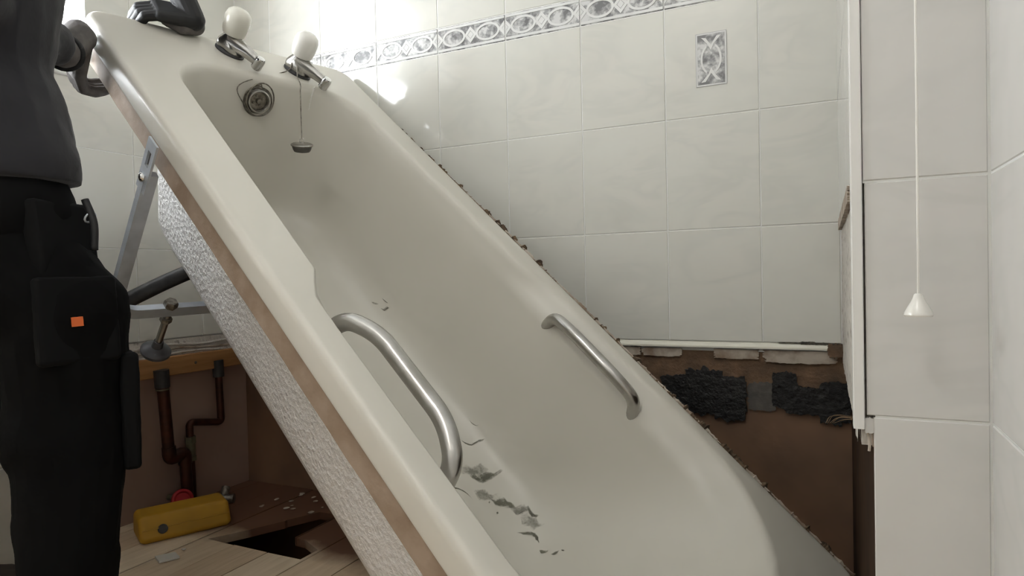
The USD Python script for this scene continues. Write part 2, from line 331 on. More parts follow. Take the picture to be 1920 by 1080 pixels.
for k, (a, b, c, d, amp) in enumerate([(-.385, -.275, .322, .402, .015), (-.325, -.24, .312, .418, .011), (-.262, -.192, .305, .404, .010), (-.140, -.09, .340, .416, .010), (-.115, -.02, .328, .388, .014), (-.05, .012, .312, .40, .012)]):
    p = ragged(a, b, c, d, 20 + k, amp); e = extrude(p, .0045 + .0006 * k); e.apply_translation((0, 0, .004))
    obj('adhesive_patch', on_plane(e, 'back', .004), 'black_adhesive', wb)
e = extrude(ragged(-.19, -.13, .33, .392, 41, .008), .003); e.apply_translation((0, 0, .004)); obj('grey_adhesive_patch', on_plane(e, 'back', .004), 'grey_adhesive', wb)
for k, (a, b, c, d) in enumerate([(-.62, -.475, .441, .4625), (-.472, -.425, .444, .4625), (-.423, -.33, .443, .462), (-.26, -.165, .442, .463), (-.158, -.012, .436, .463)]):
    p = ragged(a, b, c, d + .006, 60 + k, .011, 160).intersection(sbox(a, c - .02, b, d)); e = extrude(p, .0085)
    obj('tile_fragment', on_plane(e, 'back', .002), 'tile_back', wb)
# plastic bath seal strip under the tiles (two lengths of the same strip, the end broken)
seal = Polygon([(0, 0), (.016, 0), (.016, .004), (.012, .010), (.006, .013), (0, .013)])
s = extrude(seal, .60); v = np.asarray(s.vertices); s.vertices = np.stack([-.024 - v[:, 2], -.001 - v[:, 0] * .8, .4665 + v[:, 1]], 1); s.invert()
obj('trim_1', s, 'dirty_plastic', None, kind='structure')
e = extrude(ragged(-.03, .0, .452, .48, 80, .016), .012); obj('mortar_crumb', on_plane(e, 'back', -.002), 'brown_mortar', wb)
for k, (cx, cz, w, h) in enumerate([(-.068, .4805, .028, .006), (-.10, .4802, .05, .0025), (-.04, .4795, .03, .005)]):
    e = extrude(ragged(cx - w / 2, cx + w / 2, cz - h / 2, cz + h / 2, 90 + k, .018), .002); e.apply_translation((0, 0, .009)); obj('mould_stain', on_plane(e, 'back', 0), 'mould', wb)

# end wall of the bath recess (x = 0), tiles knocked off its lower part
we = wall('wall_end')
obj('plaster_core', bx(.0015, .12, YN + .012, 0, .44, ZC), 'bare_plaster', we)
def end_grid(y0, y1, z0, z1, seed):
    ny, nz = 60, 40; Y, Z = np.meshgrid(np.linspace(y0, y1, ny), np.linspace(z0, z1, nz), indexing='ij')
    Xo = -.0005 - .0035 * meshkit.fbm(np.stack([Y * 40, Z * 40, Y * 0 + seed], -1), 3, seed)
    v = np.stack([Xo, Y, Z], -1).reshape(-1, 3); f = []
    for i in range(ny - 1):
        for j in range(nz - 1):
            a = i * nz + j; f += [(a, a + 1, a + nz + 1), (a, a + nz + 1, a + nz)]
    return trimesh.Trimesh(v, np.array(f), process=False)
obj('rough_plaster', end_grid(YN + .02, -.005, .44, .73, 5), 'bare_plaster', we, smooth=True)
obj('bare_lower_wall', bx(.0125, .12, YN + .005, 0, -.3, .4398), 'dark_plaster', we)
ye = [.0, .15, .35, .55, .699]
tile_wall(we, 'right', .0015, [(ye[k], ye[k + 1]) for k in range(4)], [r for r in rows if r[0] > .72], 'tile_cool')
for k in range(9):
    y = -.06 - k * .07; e = extrude(ragged(-y - .035, -y + .035, .713, .733, 100 + k, .012), .009); obj('broken_tile_edge', on_plane(e, 'right', .0005), 'tile_back', we)
# return face (parallel to the back wall)
wr = wall('wall_return')
obj('grout_bed', bx(.014, XN + .02, YN - .0068, YN + .10, -.3, ZC), 'grout', wr)
obj('grout_bed', bx(.0048, .0141, YN - .0066, YN + .0005, .727, ZC), 'grout', wr)
rws = [(-.022, .228), (.228, .476), (.476, .728), (.728, .98), (.98, 1.23), (1.23, 1.48), (1.48, 1.73), (1.73, 1.98), (1.98, ZC)]
for (a, b) in rws:
    x0 = (.0047 if a > .7 else .0062) if a > .4 else .0125
    obj('tile', on_plane(tile_mesh(x0, XN - .0095, a + G / 2, b - G / 2, TD), 'back', YN), 'tile_cool', wr)
obj('tile_fragment', on_plane(extrude(ragged(.004, .013, .457, .474, 130, .006), .006), 'back', YN), 'tile_cool', wr)
for k in range(2):
    obj('timber_splinter', tube(smooth_path([(.007 + .004 * k, YN - .002, .46), (.0085 + .0035 * k, YN - .003, .445), (.008 + .004 * k, YN - .002, .437 + .006 * k)]), [.0016] * 21, 6), 'tile_back', wr)
for k in range(5):
    y = YN + .01 + .004 * k; z = .468
    obj('torn_fibre', tube(smooth_path([(-.006, y, z), (-.016 - .003 * k, y - .002, z - .001 + .002 * (k % 2)), (-.026 - .002 * k, y, z - .006 - .001 * k)]), .0006, 5), 'brown_residue', wr)
# white corner bead
s = extrude(Polygon([(-.0055, -.0045), (.0035, -.0045), (.0045, -.003), (.0045, .004), (-.0015, .004), (-.0015, .020), (-.0065, .020), (-.0065, -.003)]), ZC - .462)
v = np.asarray(s.vertices); s.vertices = np.stack([v[:, 0] - .0005, YN - .0085 + v[:, 1] + .002, .462 + v[:, 2]], 1)
obj('trim_2', s, 'white_plastic', None, kind='structure')
# right wall
wrt = wall('wall_right')
obj('grout_bed', bx(XN - .0068, XN + .1, YF, YN + .05, -.3, ZC), 'grout', wrt)
cols = [(-YN + .009 + .2 * k, min(-YN + .009 + .2 * (k + 1), -YF)) for k in range(8)]
tile_wall(wrt, 'right', XN, cols, rws, 'tile_cool', band=False)
# left wall with the window opening
WY0, WY1, WZ0, WZ1 = -1.45, -.475, 1.152, 2.02
wl = wall('wall_left')
for a, b, c, d in [(YF, WY0 - .001, .0, ZC), (WY1 + .001, -.002, .4805, ZC), (WY0 - .001, WY1 + .001, .4805, WZ0 - .001), (WY0 - .001, WY1 + .001, WZ1 + .001, ZC), (WY0 - .001, -.6485, .0, .4805)]:
    obj('grout_bed', bx(X0 - .001, X0 + .0066, a, b, c, d), 'grout', wl)
for i, (a, b, c, d) in enumerate([(YF - .1, WY0, .43, ZC), (WY1, .1, .43, ZC), (WY0, WY1, .43, WZ0), (WY0, WY1, WZ1, ZC)]):
    obj('wall_core', bx(X0 - .26, X0, a, b, c, d), 'wall_paint', wl)
obj('bare_lower_wall', bx(X0 - .12, X0 - .002, -.645, .1, -.3, .43), 'pink_plaster', wl)
obj('grout_bed', bx(X0 - .12, X0, YF - .1, -.645, -.3, .43), 'grout', wl)
yl = [0.0 - TD] + [-.16 - TW * k for k in range(10)] + [YF]
lrows = rows
holebox = sbox(WY0, WZ0, WY1, WZ1)
def cut_tiles(parent, plane, at, cols, rows, material):
    for (u0, u1) in cols:
        for (v0, v1) in rows:
            q = sbox(u0 + G / 2, v0 + G / 2, u1 - G / 2, v1 - G / 2)
            if not q.intersects(holebox): obj('tile', on_plane(tile_mesh(u0 + G / 2, u1 - G / 2, v0 + G / 2, v1 - G / 2, TD), plane, at), material, parent); continue
            d = q.difference(holebox)
            if d.area > 1e-4: obj('tile', on_plane(extrude(d, TD), plane, at), material, parent)
cut_tiles(wl, 'left', X0, [(yl[k + 1], yl[k]) for k in range(len(yl) - 1)], lrows, 'tile_ivory')
tile_wall(wl, 'left', X0, [(-.845, -.648), (-1.045, -.845), (-1.245, -1.045), (-1.445, -1.245), (-1.645, -1.445), (-1.845, -1.645), (-2.045, -1.845), (YF, -2.045)], [(0.0, .23), (.23, .48)], 'tile_ivory', band=False)
e = extrude(ragged(-.63, -.012, .428, .478, 140, .005, 140).intersection(sbox(-.645, .42, -.01, .478)), .014); obj('mortar_ledge', on_plane(e, 'left', X0 - .004), 'bare_plaster', wl)
for k in range(3):
    z = .437 + .012 * k; obj('mortar_ridge', tube(smooth_path([(X0 + .011, y, z + .004 * math.sin(y * 23 + k)) for y in np.linspace(-.64, -.012, 9)]), .0035, 6), 'tile_back' if k == 1 else 'bare_plaster', wl)
# window: frame, sill, frosted panes
wn = thing('window_1', kind='structure')
xi = X0 - .20
fr = sbox(WY0, WZ0, WY1, WZ1).difference(sbox(WY0 + .045, WZ0 + .045, WY1 - .13, WZ1 - .045)); e = extrude(fr, .05); e.apply_translation((0, 0, 0)); obj('window_frame', on_plane(e, 'left', xi - .02), 'window_white', wn)
obj('transom', bx(xi - .02, xi + .03, WY0 + .045, WY1 - .13, 1.575, 1.61), 'window_white', wn)
obj('frosted_pane', bx(xi - .006, xi, WY0 + .046, WY1 - .131, WZ0 + .046, 1.574), 'daylit_frosted_glass', wn)
obj('frosted_pane', bx(xi - .006, xi, WY0 + .046, WY1 - .131, 1.611, WZ1 - .046), 'daylit_obscure_glass', wn)
obj('window_sill', rbox(xi + .031, X0 + .018, WY0 + .001, WY1 - .001, WZ0 - .004, WZ0 + .010, .004), 'window_white', wn)
# front wall, ceiling
wf = wall('wall_front'); obj('plaster', bx(X0 - .12, XN + .1, YF - .1, YF, -.3, ZC), 'wall_paint', wf)
obj('ceiling', bx(X0 - .15, .35, YF - .1, .12, ZC, ZC + .08), 'ceiling_paint', None, kind='structure')

cl_ = thing('ceiling_light', 'unseen round opal fill light added overhead near the front wall', 'added fill lamp', (-.55, -2.0, ZC))  # unseen lamp, added to lift the ambient level of the room
obj('lamp_base', place(lathe([(0, 0), (.10, 0), (.10, .025), (0, .025)], 28), (-.55, -2.0, ZC - .026)), 'white_plastic', cl_, smooth=30)
obj('opal_shade', place(lathe([(.145, -.001), (.16, -.02), (.15, -.055), (.11, -.085), (.05, -.10), (0, -.103)], 32), (-.55, -2.0, ZC - .027)), 'fill_lamp_glow', cl_, smooth=40)

# floor: boards running towards the back wall, with a sawn hole
fl = thing('floor', kind='structure')
hole = Polygon([(-1.425, -.388), (-1.33, -.391), (-1.225, -.392), (-1.121, -.391), (-1.1205, -.335), (-1.19, -.302), (-1.2245, -.30), (-1.2245, -.21), (-1.225, -.135), (-1.29, -.14), (-1.329, -.215), (-1.375, -.305)])
xs = [X0 - .02, -1.665, -1.554] + [-1.443 + .111 * k for k in range(0, 16)]
for k in range(len(xs) - 1):
    a, b = xs[k] + .0016, min(xs[k + 1] - .0016, .35)
    if a > .3: break
    q = sbox(a, YF, b, .004)
    q = q.difference(hole)
    for g in getattr(q, 'geoms', [q]):
        if g.area < 2e-4: continue
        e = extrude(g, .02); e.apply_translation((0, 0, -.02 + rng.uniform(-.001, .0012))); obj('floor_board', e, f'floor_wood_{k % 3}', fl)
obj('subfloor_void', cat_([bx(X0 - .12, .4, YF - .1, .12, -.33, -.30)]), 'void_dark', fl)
for y in (-.06, -.46, -.86, -1.26, -1.66, -2.06): obj('joist', bx(X0 - .1, .35, y - .025, y + .025, -.20, -.0225), 'joist_wood', fl)

# ---------------------------------------------------------------- bath
TB = np.array([[.7438, .2391, .6241], [-.1699, .9708, -.1693], [-.6464, .0199, .7627]])
U_, S_, V_ = np.linalg.svd(TB); TB = U_ @ V_
TO = np.array([-1.4162, -.659, 1.217])
tubm = Gf.Matrix4d(*TB[:, 0], 0, *TB[:, 1], 0, *TB[:, 2], 0, *TO, 1)
toW = lambda p: TO + np.asarray(p, float) @ TB.T
toL = lambda p: (np.asarray(p, float) - TO) @ TB
bath = thing('bathtub', 'white enamelled bathtub tipped up on its foot end against the tiled wall', 'bathtub', matrix=tubm)
L, W = 1.725, .655
sm = lambda a, b, x: np.clip((x - a) / (b - a), 0, 1)**2 * (3 - 2 * np.clip((x - a) / (b - a), 0, 1))
def ring(x0, x1, y0, y1, rt, rf, ns=34, na=14):
    """closed outline, fixed vertex count: near edge tap->foot, foot corner, foot end, far edge back, tap end"""
    P = []
    arc = lambda cx, cy, r, a0, a1: [(cx + r * math.cos(t), cy + r * math.sin(t)) for t in np.linspace(a0, a1, na, endpoint=False)]
    seg = lambda a, b: [(a[0] + (b[0] - a[0]) * t, a[1] + (b[1] - a[1]) * t) for t in np.linspace(0, 1, ns, endpoint=False)]
    h = np.pi / 2
    P += seg((x0 + rt, y0), (x1 - rf, y0)) + arc(x1 - rf, y0 + rf, rf, -h, 0) + seg((x1, y0 + rf), (x1, y1 - rf)) + arc(x1 - rf, y1 - rf, rf, 0, h)
    P += seg((x1 - rf, y1), (x0 + rt, y1)) + arc(x0 + rt, y1 - rt, rt, h, 2 * h) + seg((x0, y1 - rt), (x0, y0 + rt)) + arc(x0 + rt, y0 + rt, rt, 2 * h, 3 * h)
    return np.array(P)
def inner(z_, x0, x1, y0, y1, rt, rf, rec=0., taper=0.):
    p = ring(x0, x1, y0, y1, rt, rf); X = p[:, 0]
    s = sm(.868, .935, X) * (1 - sm(1.47, 1.56, X))
    near = 1 - sm(.15, .28, p[:, 1]); far = sm(W - .28, W - .15, p[:, 1])
    dy = near * (-taper * .034 * np.minimum(X, 1.0) - rec * .031 * s) + far * (taper * .038 * np.minimum(X, 1.0) + rec * .014 * s)
    p = p.copy(); p[:, 1] += dy
    return np.c_[p, np.full(len(p), z_)]
ro = lambda d, z_: np.c_[ring(d, L - d, d, W - d, .045 - d if d < .03 else .02, .05 - d if d < .03 else .02), np.full((34 + 14) * 4, z_)]
rings = [ro(.006, -.040), ro(.0, -.044), ro(-.002, -.038), ro(-.001, -.014), ro(.001, -.007), ro(.0045, -.002), ro(.010, 0.0), ro(.020, .0006)]
ins = [(.0004, .150, 1.660, .1085, .5685, .125, .26, 1, 1), (-.0025, .157, 1.655, .113, .562, .125, .26, 1, 1), (-.008, .163, 1.650, .1165, .557, .125, .26, 1, 1), (-.018, .168, 1.644, .119, .553, .125, .26, .92, 1),
       (-.034, .172, 1.632, .122, .549, .125, .26, .55, .95), (-.045, .175, 1.624, .124, .547, .125, .26, .18, .9), (-.060, .178, 1.612, .126, .545, .125, .25, .03, .85), (-.10, .186, 1.578, .1285, .542, .125, .25, 0, .75), (-.16, .198, 1.525, .132, .538, .125, .24, 0, .6),
       (-.22, .210, 1.47, .136, .534, .125, .23, 0, .45), (-.28, .222, 1.415, .141, .529, .12, .21, 0, .3), (-.315, .232, 1.375, .149, .521, .11, .19, 0, .15), (-.338, .248, 1.345, .165, .505, .10, .17, 0, 0), (-.352, .275, 1.31, .192, .478, .09, .14, 0, 0), (-.358, .315, 1.27, .228, .442, .07, .10, 0, 0), (-.360, .36, 1.22, .27, .40, .05, .055, 0, 0)]
rings += [inner(z, *r) for z, *r in ins]
def loft(rings, close_last=True, close_first=False):
    n = len(rings[0]); v = np.vstack(rings); f = []
    for i in range(len(rings) - 1):
        a = i * n + np.arange(n); b = i * n + (np.arange(n) + 1) % n
        f.append(np.stack([a, b, b + n], 1)); f.append(np.stack([a, b + n, a + n], 1))
    f = np.vstack(f)
    if close_last:
        v = np.vstack([v, rings[-1].mean(0)]); c = len(v) - 1; a = (len(rings) - 1) * n + np.arange(n); b = (len(rings) - 1) * n + (np.arange(n) + 1) % n
        f = np.vstack([f, np.stack([a, b, np.full(n, c)], 1)])
    return trimesh.Trimesh(v, f, process=False)
shell = loft(rings)
obj('shell', shell, 'tub_enamel', bath, smooth=50)
shell_q = trimesh.Trimesh(shell.vertices, shell.faces)
# timber strip encapsulated under the rim
t_out = ring(.010, L - .010, .010, W - .010, .03, .03); t_in = ring(.034, L - .034, .034, W - .034, .02, .02)
nz_ = (meshkit.fbm(np.c_[t_out * 30, np.zeros(len(t_out))], 3, 3) - .5) * .005
lv = [np.c_[t_out, np.full(len(t_out), -.036)], np.c_[t_out, -.092 + nz_], np.c_[t_in, -.093 + nz_], np.c_[t_in, np.full(len(t_in), -.036)]]
obj('timber_strip', loft(lv, False), 'timber_strip', bath)
# textured fibreglass outside
hl = [(-.050, .060, 1.650, .040, .615, .10, .12), (-.090, .085, 1.640, .060, .595, .12, .16), (-.12, .150, 1.63, .080, .590, .11, .18), (-.16, .172, 1.575, .090, .582, .12, .18), (-.22, .188, 1.52, .100, .574, .12, .18), (-.28, .202, 1.465, .110, .564, .12, .17), (-.33, .214, 1.42, .120, .552, .11, .15), (-.362, .230, 1.38, .138, .535, .10, .13), (-.383, .257, 1.335, .168, .505, .08, .11), (-.392, .29, 1.30, .20, .47, .07, .09)]
hr = [np.c_[ring(*r), np.full((34 + 14) * 4, z)] for z, *r in hl]
hm = loft(hr); hm.invert() if False else None
obj('underside_shell', hm, 'fibre_shell', bath, smooth=60)
# old silicone and mortar stuck along the far edge
def edge_strip(x0, x1, seed, mname, w=.012, zz=-.004):
    X = np.arange(x0, x1, .0025); nn = len(X)
    a = meshkit.fbm(np.c_[X * 110, np.zeros(nn), np.full(nn, seed)], 4, seed); keep = meshkit.fbm(np.c_[X * 9, np.zeros(nn), np.full(nn, seed + 5.)], 2, seed + 1)
    r = np.clip((a - .34) * w * 1.25, .0020, w) * np.where(keep > .40, 1, .5)
    p = np.c_[X, np.full(nn, W + .0005) + r * .3, zz - .004 * a]
    return tube(p, r, 6)
obj('sealant_residue', edge_strip(.30, 1.71, 4, 'brown_residue', .021, -.004), 'brown_residue', bath, label='dark ragged line of old sealant along the far rim')
obj('sealant_residue', edge_strip(.55, 1.70, 9, 'bare_plaster', .010, -.001), 'tile_back', bath)
# grab handles
def handle(y, z, x0, x1, out, r):
    p = fillet_path([(x0 - .012, y - out[0] * .05, z - .03), (x0, y + out[0] * .42, z + out[1] * .42), (x0 + .055, y + out[0], z + out[1]), (x1 - .055, y + out[0], z + out[1]), (x1, y + out[0] * .42, z + out[1] * .42), (x1 + .012, y - out[0] * .05, z - .03)], .04, 9)
    return tube(p, r, 20)
obj('grab_handle', handle(.075, -.030, .972, 1.258, (.030, .030), .0138), 'chrome_worn', bath, smooth=60, label='chrome grab handle inside the near rim')
obj('grab_handle', handle(.588, -.034, 1.022, 1.258, (-.034, .026), .0122), 'chrome_worn', bath, smooth=60, label='chrome grab handle inside the far rim')
# taps
def turn(m, x, y, a=.30, k=1.12):
    c, s_ = math.cos(a) * k, math.sin(a) * k; v = np.asarray(m.vertices); m.vertices = np.stack([x + c * v[:, 0] - s_ * v[:, 1], y + s_ * v[:, 0] + c * v[:, 1], .0006 + k * v[:, 2]], 1); return m
def tap(x, y, knob, label):
    s = lambda px, py, pz, r: m3.Manifold.sphere(r, 20).translate((px, py, pz))
    body = m3.Manifold.batch_boolean([m3.Manifold.batch_hull([s(-.014, 0, .012, .020), s(.012, 0, .012, .020), s(-.006, 0, .030, .016)]), m3.Manifold.batch_hull([s(.0, 0, .022, .0185), s(.050, 0, .024, .0125)]), m3.Manifold.batch_hull([s(.05, 0, .024, .0125), s(.078, 0, .022, .010)])], m3.OpType.Add).trim_by_plane((0, 0, 1), .0005)
    K = lambda m: turn(m, x, y)
    b = K(to_tm(body)); tp = obj('tap', b, 'chrome_worn', bath, smooth=50, label=label)
    fl_ = lathe([(0, 0), (.027, 0), (.027, .003), (.022, .006), (0, .006)]); fl_.vertices = fl_.vertices * [1.25, .95, 1]; obj('flange', K(fl_), 'rubber_black', tp, smooth=40)
    a = lathe([(0, -.014), (.009, -.014), (.0105, -.012), (.0105, .008), (.008, .013), (0, .014)], 20); obj('aerator', K(place(a, (.080, 0, .020), (0.25, 0, 1))), 'chrome', tp, smooth=40)
    c = lathe([(.0165, .036), (.0165, .050), (.015, .052), (0, .052)], 24); c.apply_translation((-.004, 0, 0)); obj('collar', K(c), 'chrome', tp, smooth=40)
    k = lathe([(0, .038), (.0215, .038), (.0235, .043), (.0255, .054), (.0262, .066), (.0255, .076), (.0225, .085), (.015, .0915), (.007, .0935), (0, .094)], 28)
    k.apply_translation((-.004, 0, 0)); kk = obj('tap_handle', K(k), knob, tp, smooth=45)
    d = lathe([(0, 0), (.0028, 0), (.0028, .001), (0, .0012)], 12)
    return tp
tap(.068, .288, 'knob_aged', 'bath tap with a cream dome handle')
tap(.098, .452, 'knob_white', 'bath tap with a white dome handle')
dr = tube(smooth_path([(.186, .452, .008), (.190, .452, -.02), (.196, .453, -.05)]), np.linspace(.0022, .0006, 21), 8)
obj('limescale_drip', dr, 'knob_white', bath, smooth=True)
# overflow with coiled chain
wn_ = shell_q.nearest.on_surface([[.185, .325, -.055]]); oc = wn_[0][0]; on = shell_q.face_normals[wn_[2][0]]; on = on if on[0] > 0 else -on
ov = obj('overflow', place(lathe([(0, 0), (.031, 0), (.032, .004), (.029, .010), (.024, .0125), (.0215, .0125), (.021, .007), (0, .006)], 30), oc, on, (0, 0, 1)), 'dirty_metal', bath, smooth=40, label='tarnished overflow plate')
obj('overflow_ring', place(lathe([(.0205, .0085), (.0235, .0145), (.027, .0135), (.029, .0095)], 30), oc, on, (0, 0, 1)), 'chrome_worn', ov, smooth=40)
obj('overflow_boss', place(cat_([lathe([(0, .0135), (.0055, .0130), (.0065, .006)], 18)] + [place(lathe([(0, .0085), (.003, .008), (.0035, .006)], 10), (.0125 * math.cos(a), .0125 * math.sin(a), 0)) for a in np.arange(4) * np.pi / 2 + .5]), oc, on, (0, 0, 1)), 'dirty_metal', ov, smooth=40)
Ro = frame_to(on, (0, 0, 1))
coil = []
for t in np.linspace(0, 2 * np.pi * 2.4, 110):
    rr_ = .0345 + .0025 * math.sin(t * .7); coil.append(oc + Ro @ np.array([rr_ * math.cos(t) + .008 * (t > 6.3) * max(0, math.cos(t)), rr_ * math.sin(t) * .97, .006 + .0035 * (t / 6.28)]))
obj('coiled_chain', tube(coil, .0016, 7), 'dirty_metal', ov, smooth=True)
pc = smooth_path([oc + Ro @ np.array([-.022, .028, .008]), oc + Ro @ np.array([.03, .055, .012]), (.115, .412, .004), (.098, .43, .022)], 8)
obj('chain_to_tap', tube(pc, .0013, 6), 'dirty_metal', ov, smooth=True)
# leg frames
def leg_frame(x, depth, foot=True):
    g = lambda y: y
    p = fillet_path([(x, -.004, -.10), (x, -.004, depth), (x, W + .004, depth), (x, W + .004, -.05)], .055, 9)
    lf = obj('leg_frame', tube(p, None, flat=(.024, .016, (0, 0, 1) if False else (1, 0, 0))), 'galvanised', bath, smooth=35, label='galvanised steel leg frame')
    for y in (-.0045, W + .0045):
        sg = -1 if y < 0 else 1
        pl = sbox(-.019, -.135, .019, -.034).difference(sbox(-.007, -.085, .007, -.055))
        e = extrude(pl, .004); v = np.asarray(e.vertices); e.vertices = np.stack([x + v[:, 0], y + sg * (.006 + v[:, 2]), v[:, 1]], 1); obj('bracket_plate', e, 'galvanised', lf)
        obj('bracket_bolt', place(lathe([(0, 0), (.0085, 0), (.0085, .004), (.006, .007), (0, .008)], 14), (x, y + sg * .010, -.108), (0, sg, 0)), 'chrome', lf, smooth=40)
        obj('bracket_slot', bx(x - .0055, x + .0055, y + sg * .0055 - .001, y + sg * .0055 + .001, -.083, -.057), 'rubber_black', lf)
    if foot:
        for y in (.108, W - .108):
            ft = obj('adjustable_foot', tube([(x, y, depth + .02), (x, y, depth - .115)], .0075, 12), 'chrome_worn', bath, smooth=50, label='screw leg with a dark plastic foot')
            obj('locknut', place(lathe([(0, 0), (.0135, 0), (.0145, .003), (.0145, .012), (.0125, .016), (0, .016)], 6), (x, y, depth + .009)), 'dirty_metal', ft)
            obj('locknut', place(lathe([(0, 0), (.0125, 0), (.0125, .010), (0, .010)], 6), (x, y, depth - .032)), 'dirty_metal', ft)
            obj('foot_pad', place(lathe([(0, .030), (.010, .030), (.012, .014), (.026, .009), (.0315, .003), (.0315, -.003), (.029, -.006), (0, -.006)], 24), (x, y, depth - .122)), 'foot_plastic', ft, smooth=40)
leg_frame(.475, -.437)
leg_frame(1.43, -.372, False)
# waste pipe under the tap end
obj('waste_pipe', tube(smooth_path([(.352, .02, -.556), (.354, .075, -.514), (.357, .158, -.452), (.36, .22, -.418), (.365, .30, -.412)], 8), .0175, 16), 'rubber_black', bath, smooth=60, label='black waste pipe below the tap end')
# scuffs and hairs left on the enamel
FADE = np.array([(1 - abs(2 * s_) ** 2.5) * (1 - abs(2 * j_) ** 2) for s_ in np.linspace(-.5, .5, 20) for j_ in np.linspace(-.5, .5, 9)])
def stain(lx, ly, length, width, ang, seed, m, z0=-.30, bend=0.):
    """thin flake lying on the enamel near local (lx, ly)"""
    n, k = 20, 9; S = np.linspace(-.5, .5, n); out = []
    for i, s in enumerate(S):
        a = ang + bend * s; w = width * (1 - (2 * s)**2) * (.45 + 1.1 * meshkit.fbm(np.array([[s * 7, seed, 0.]]), 3, seed)[0])
        cx, cy = lx + s * length * math.cos(a), ly + s * length * math.sin(a)
        for j in np.linspace(-.5, .5, k): out.append((cx - math.sin(a) * w * j, cy + math.cos(a) * w * j, z0))
    q = np.array(out); c, _, fi = shell_q.nearest.on_surface(q); nn = shell_q.face_normals[fi]; v = c + nn * np.where((nn[:, 2:] < -.2), -1, 1) * .0006
    f = []
    for i in range(n - 1):
        for j in range(k - 1): a = i * k + j; f += [(a, a + 1, a + k + 1), (a, a + k + 1, a + k)]
    return trimesh.Trimesh(v, np.array(f), process=False)
for k, (x, y, l, w, a, b, m) in enumerate([(1.135, .455, .055, .020, .75, .3, 'smudge'), (1.16, .462, .05, .012, .9, .5, 'grime'), (1.225, .462, .045, .008, .45, 0, 'grime'), (1.25, .470, .035, .012, .9, .8, 'smudge'), (1.285, .468, .055, .016, .3, .9, 'smudge'), (1.27, .478, .04, .007, .2, 1.2, 'grime'),
        (1.30, .452, .05, .006, .2, -.9, 'grime'), (1.345, .44, .022, .005, .5, .9, 'grime'), (1.375, .452, .025, .005, .9, .6, 'grime'), (1.39, .47, .012, .003, .4, .3, 'grime'), (1.12, .415, .045, .003, .9, .9, 'grime'), (1.16, .41, .065, .0025, .75, -.9, 'grime'), (1.085, .478, .05, .004, .9, .9, 'grime'),
        (1.05, .50, .025, .002, .4, .6, 'grime'), (.66, .515, .028, .004, .5, .5, 'grime'), (.675, .50, .02, .003, .5, .2, 'grime'), (.645, .49, .03, .006, .8, .5, 'smudge'), (1.195, .448, .05, .016, .6, .3, 'smudge'), (1.235, .445, .005, .004, .6, .3, 'grime'), (1.21, .445, .004, .004, .6, .3, 'grime'), (1.295, .30, .004, .004, .6, .3, 'grime')]):
    sp = obj('scuff_mark', stain(x - .02, y - .004, l * 1.15, w * 1.7, a, k + 1, m, bend=b), m, bath)
    UsdGeom.PrimvarsAPI(sp).CreatePrimvar('fade', Sdf.ValueTypeNames.FloatArray, 'vertex').Set([float(q) for q in FADE])

# bath plug hanging on its chain from the right tap
pt = toW((.190, .416, -.006)); pz = pt[2] - .138
pg = thing('bath_plug', 'round rubber bath plug hanging on a bead chain from the tap', 'plug', (pt[0], pt[1], pz))
obj('chain', tube(np.vstack([[toW(q) for q in ((.100, .438, .030), (.112, .436, .024), (.140, .430, .0045), (.168, .423, .0035), (.183, .418, .001))], [(pt[0], pt[1], z) for z in np.linspace(pt[2], pz + .020, 20)]]), .0013, 6), 'dirty_metal', pg, smooth=True)
tl = (.28, -.30, 1)
q = place(lathe([(0, -.010), (.0185, -.010), (.021, -.006), (.0235, .002), (.0235, .004)], 28), (pt[0], pt[1], pz), tl); obj('stopper', q, 'plug_rubber', pg, smooth=35)
obj('chrome_cap', place(lathe([(.0235, .004), (.0262, .0045), (.0262, .007), (.022, .0095), (0, .0105)], 28), (pt[0], pt[1], pz), tl), 'chrome_worn', pg, smooth=35)
rg = [(pt[0] + .005 * math.cos(a) * .8, pt[1] + .005 * math.cos(a) * .6, pz + .016 + .006 * math.sin(a)) for a in np.linspace(0, 2 * np.pi, 17)]
obj('split_ring', tube(rg, .001, 6), 'chrome_worn', pg, smooth=True)

# ---------------------------------------------------------------- things under the bath
bt = thing('timber_batten', 'orange-brown timber batten fixed along the wall above the copper pipes', 'batten', (X0, -.23, .40))
def batten():
    m = rbox(X0 - .001, X0 + .024, -.64, -.012, .378, .432, .003); return m
obj('plank', batten(), 'batten_wood', bt)
for y in (-.55, -.20, -.05): obj('screw', place(lathe([(0, .0015), (.004, .001), (.0045, 0)], 10), (X0 + .024, y, .405), (1, 0, 0)), 'dirty_metal', bt)
xp = X0 + .036
p1 = thing('copper_pipe', 'thick brown pipe dropping from the batten and stepping sideways near the floor', 'pipe', (xp, -.30, 0))
obj('pipe_run', tube(fillet_path([(xp, -.318, .392), (xp, -.302, .148), (xp, -.255, .160), (xp, -.248, .002)], .022, 7), .0155, 16), 'copper_aged', p1, smooth=60)
obj('coupling', tube([(xp, -.319, .40), (xp, -.3165, .352)], .0195, 16), 'rubber_black', p1, smooth=40); obj('joint_ring', tube([(xp, -.3172, .349), (xp, -.3170, .345)], .0175, 16), 'brass_green', p1, smooth=40)
obj('elbow', tube(fillet_path([(xp, -.304, .185), (xp, -.302, .148), (xp, -.255, .160), (xp, -.254, .125)], .024, 7), .018, 16), 'copper_aged', p1, smooth=60)
xq = X0 + .022
p2 = thing('copper_pipe', 'thin brown pipe bent twice in a step, with a brass fitting near the floor', 'pipe', (xq, -.17, 0))
obj('pipe_run', tube(fillet_path([(xq, -.122, .392), (xq, -.116, .214), (xq, -.226, .236), (xq, -.222, .002)], .016, 7), .0105, 14), 'copper_aged', p2, smooth=60)
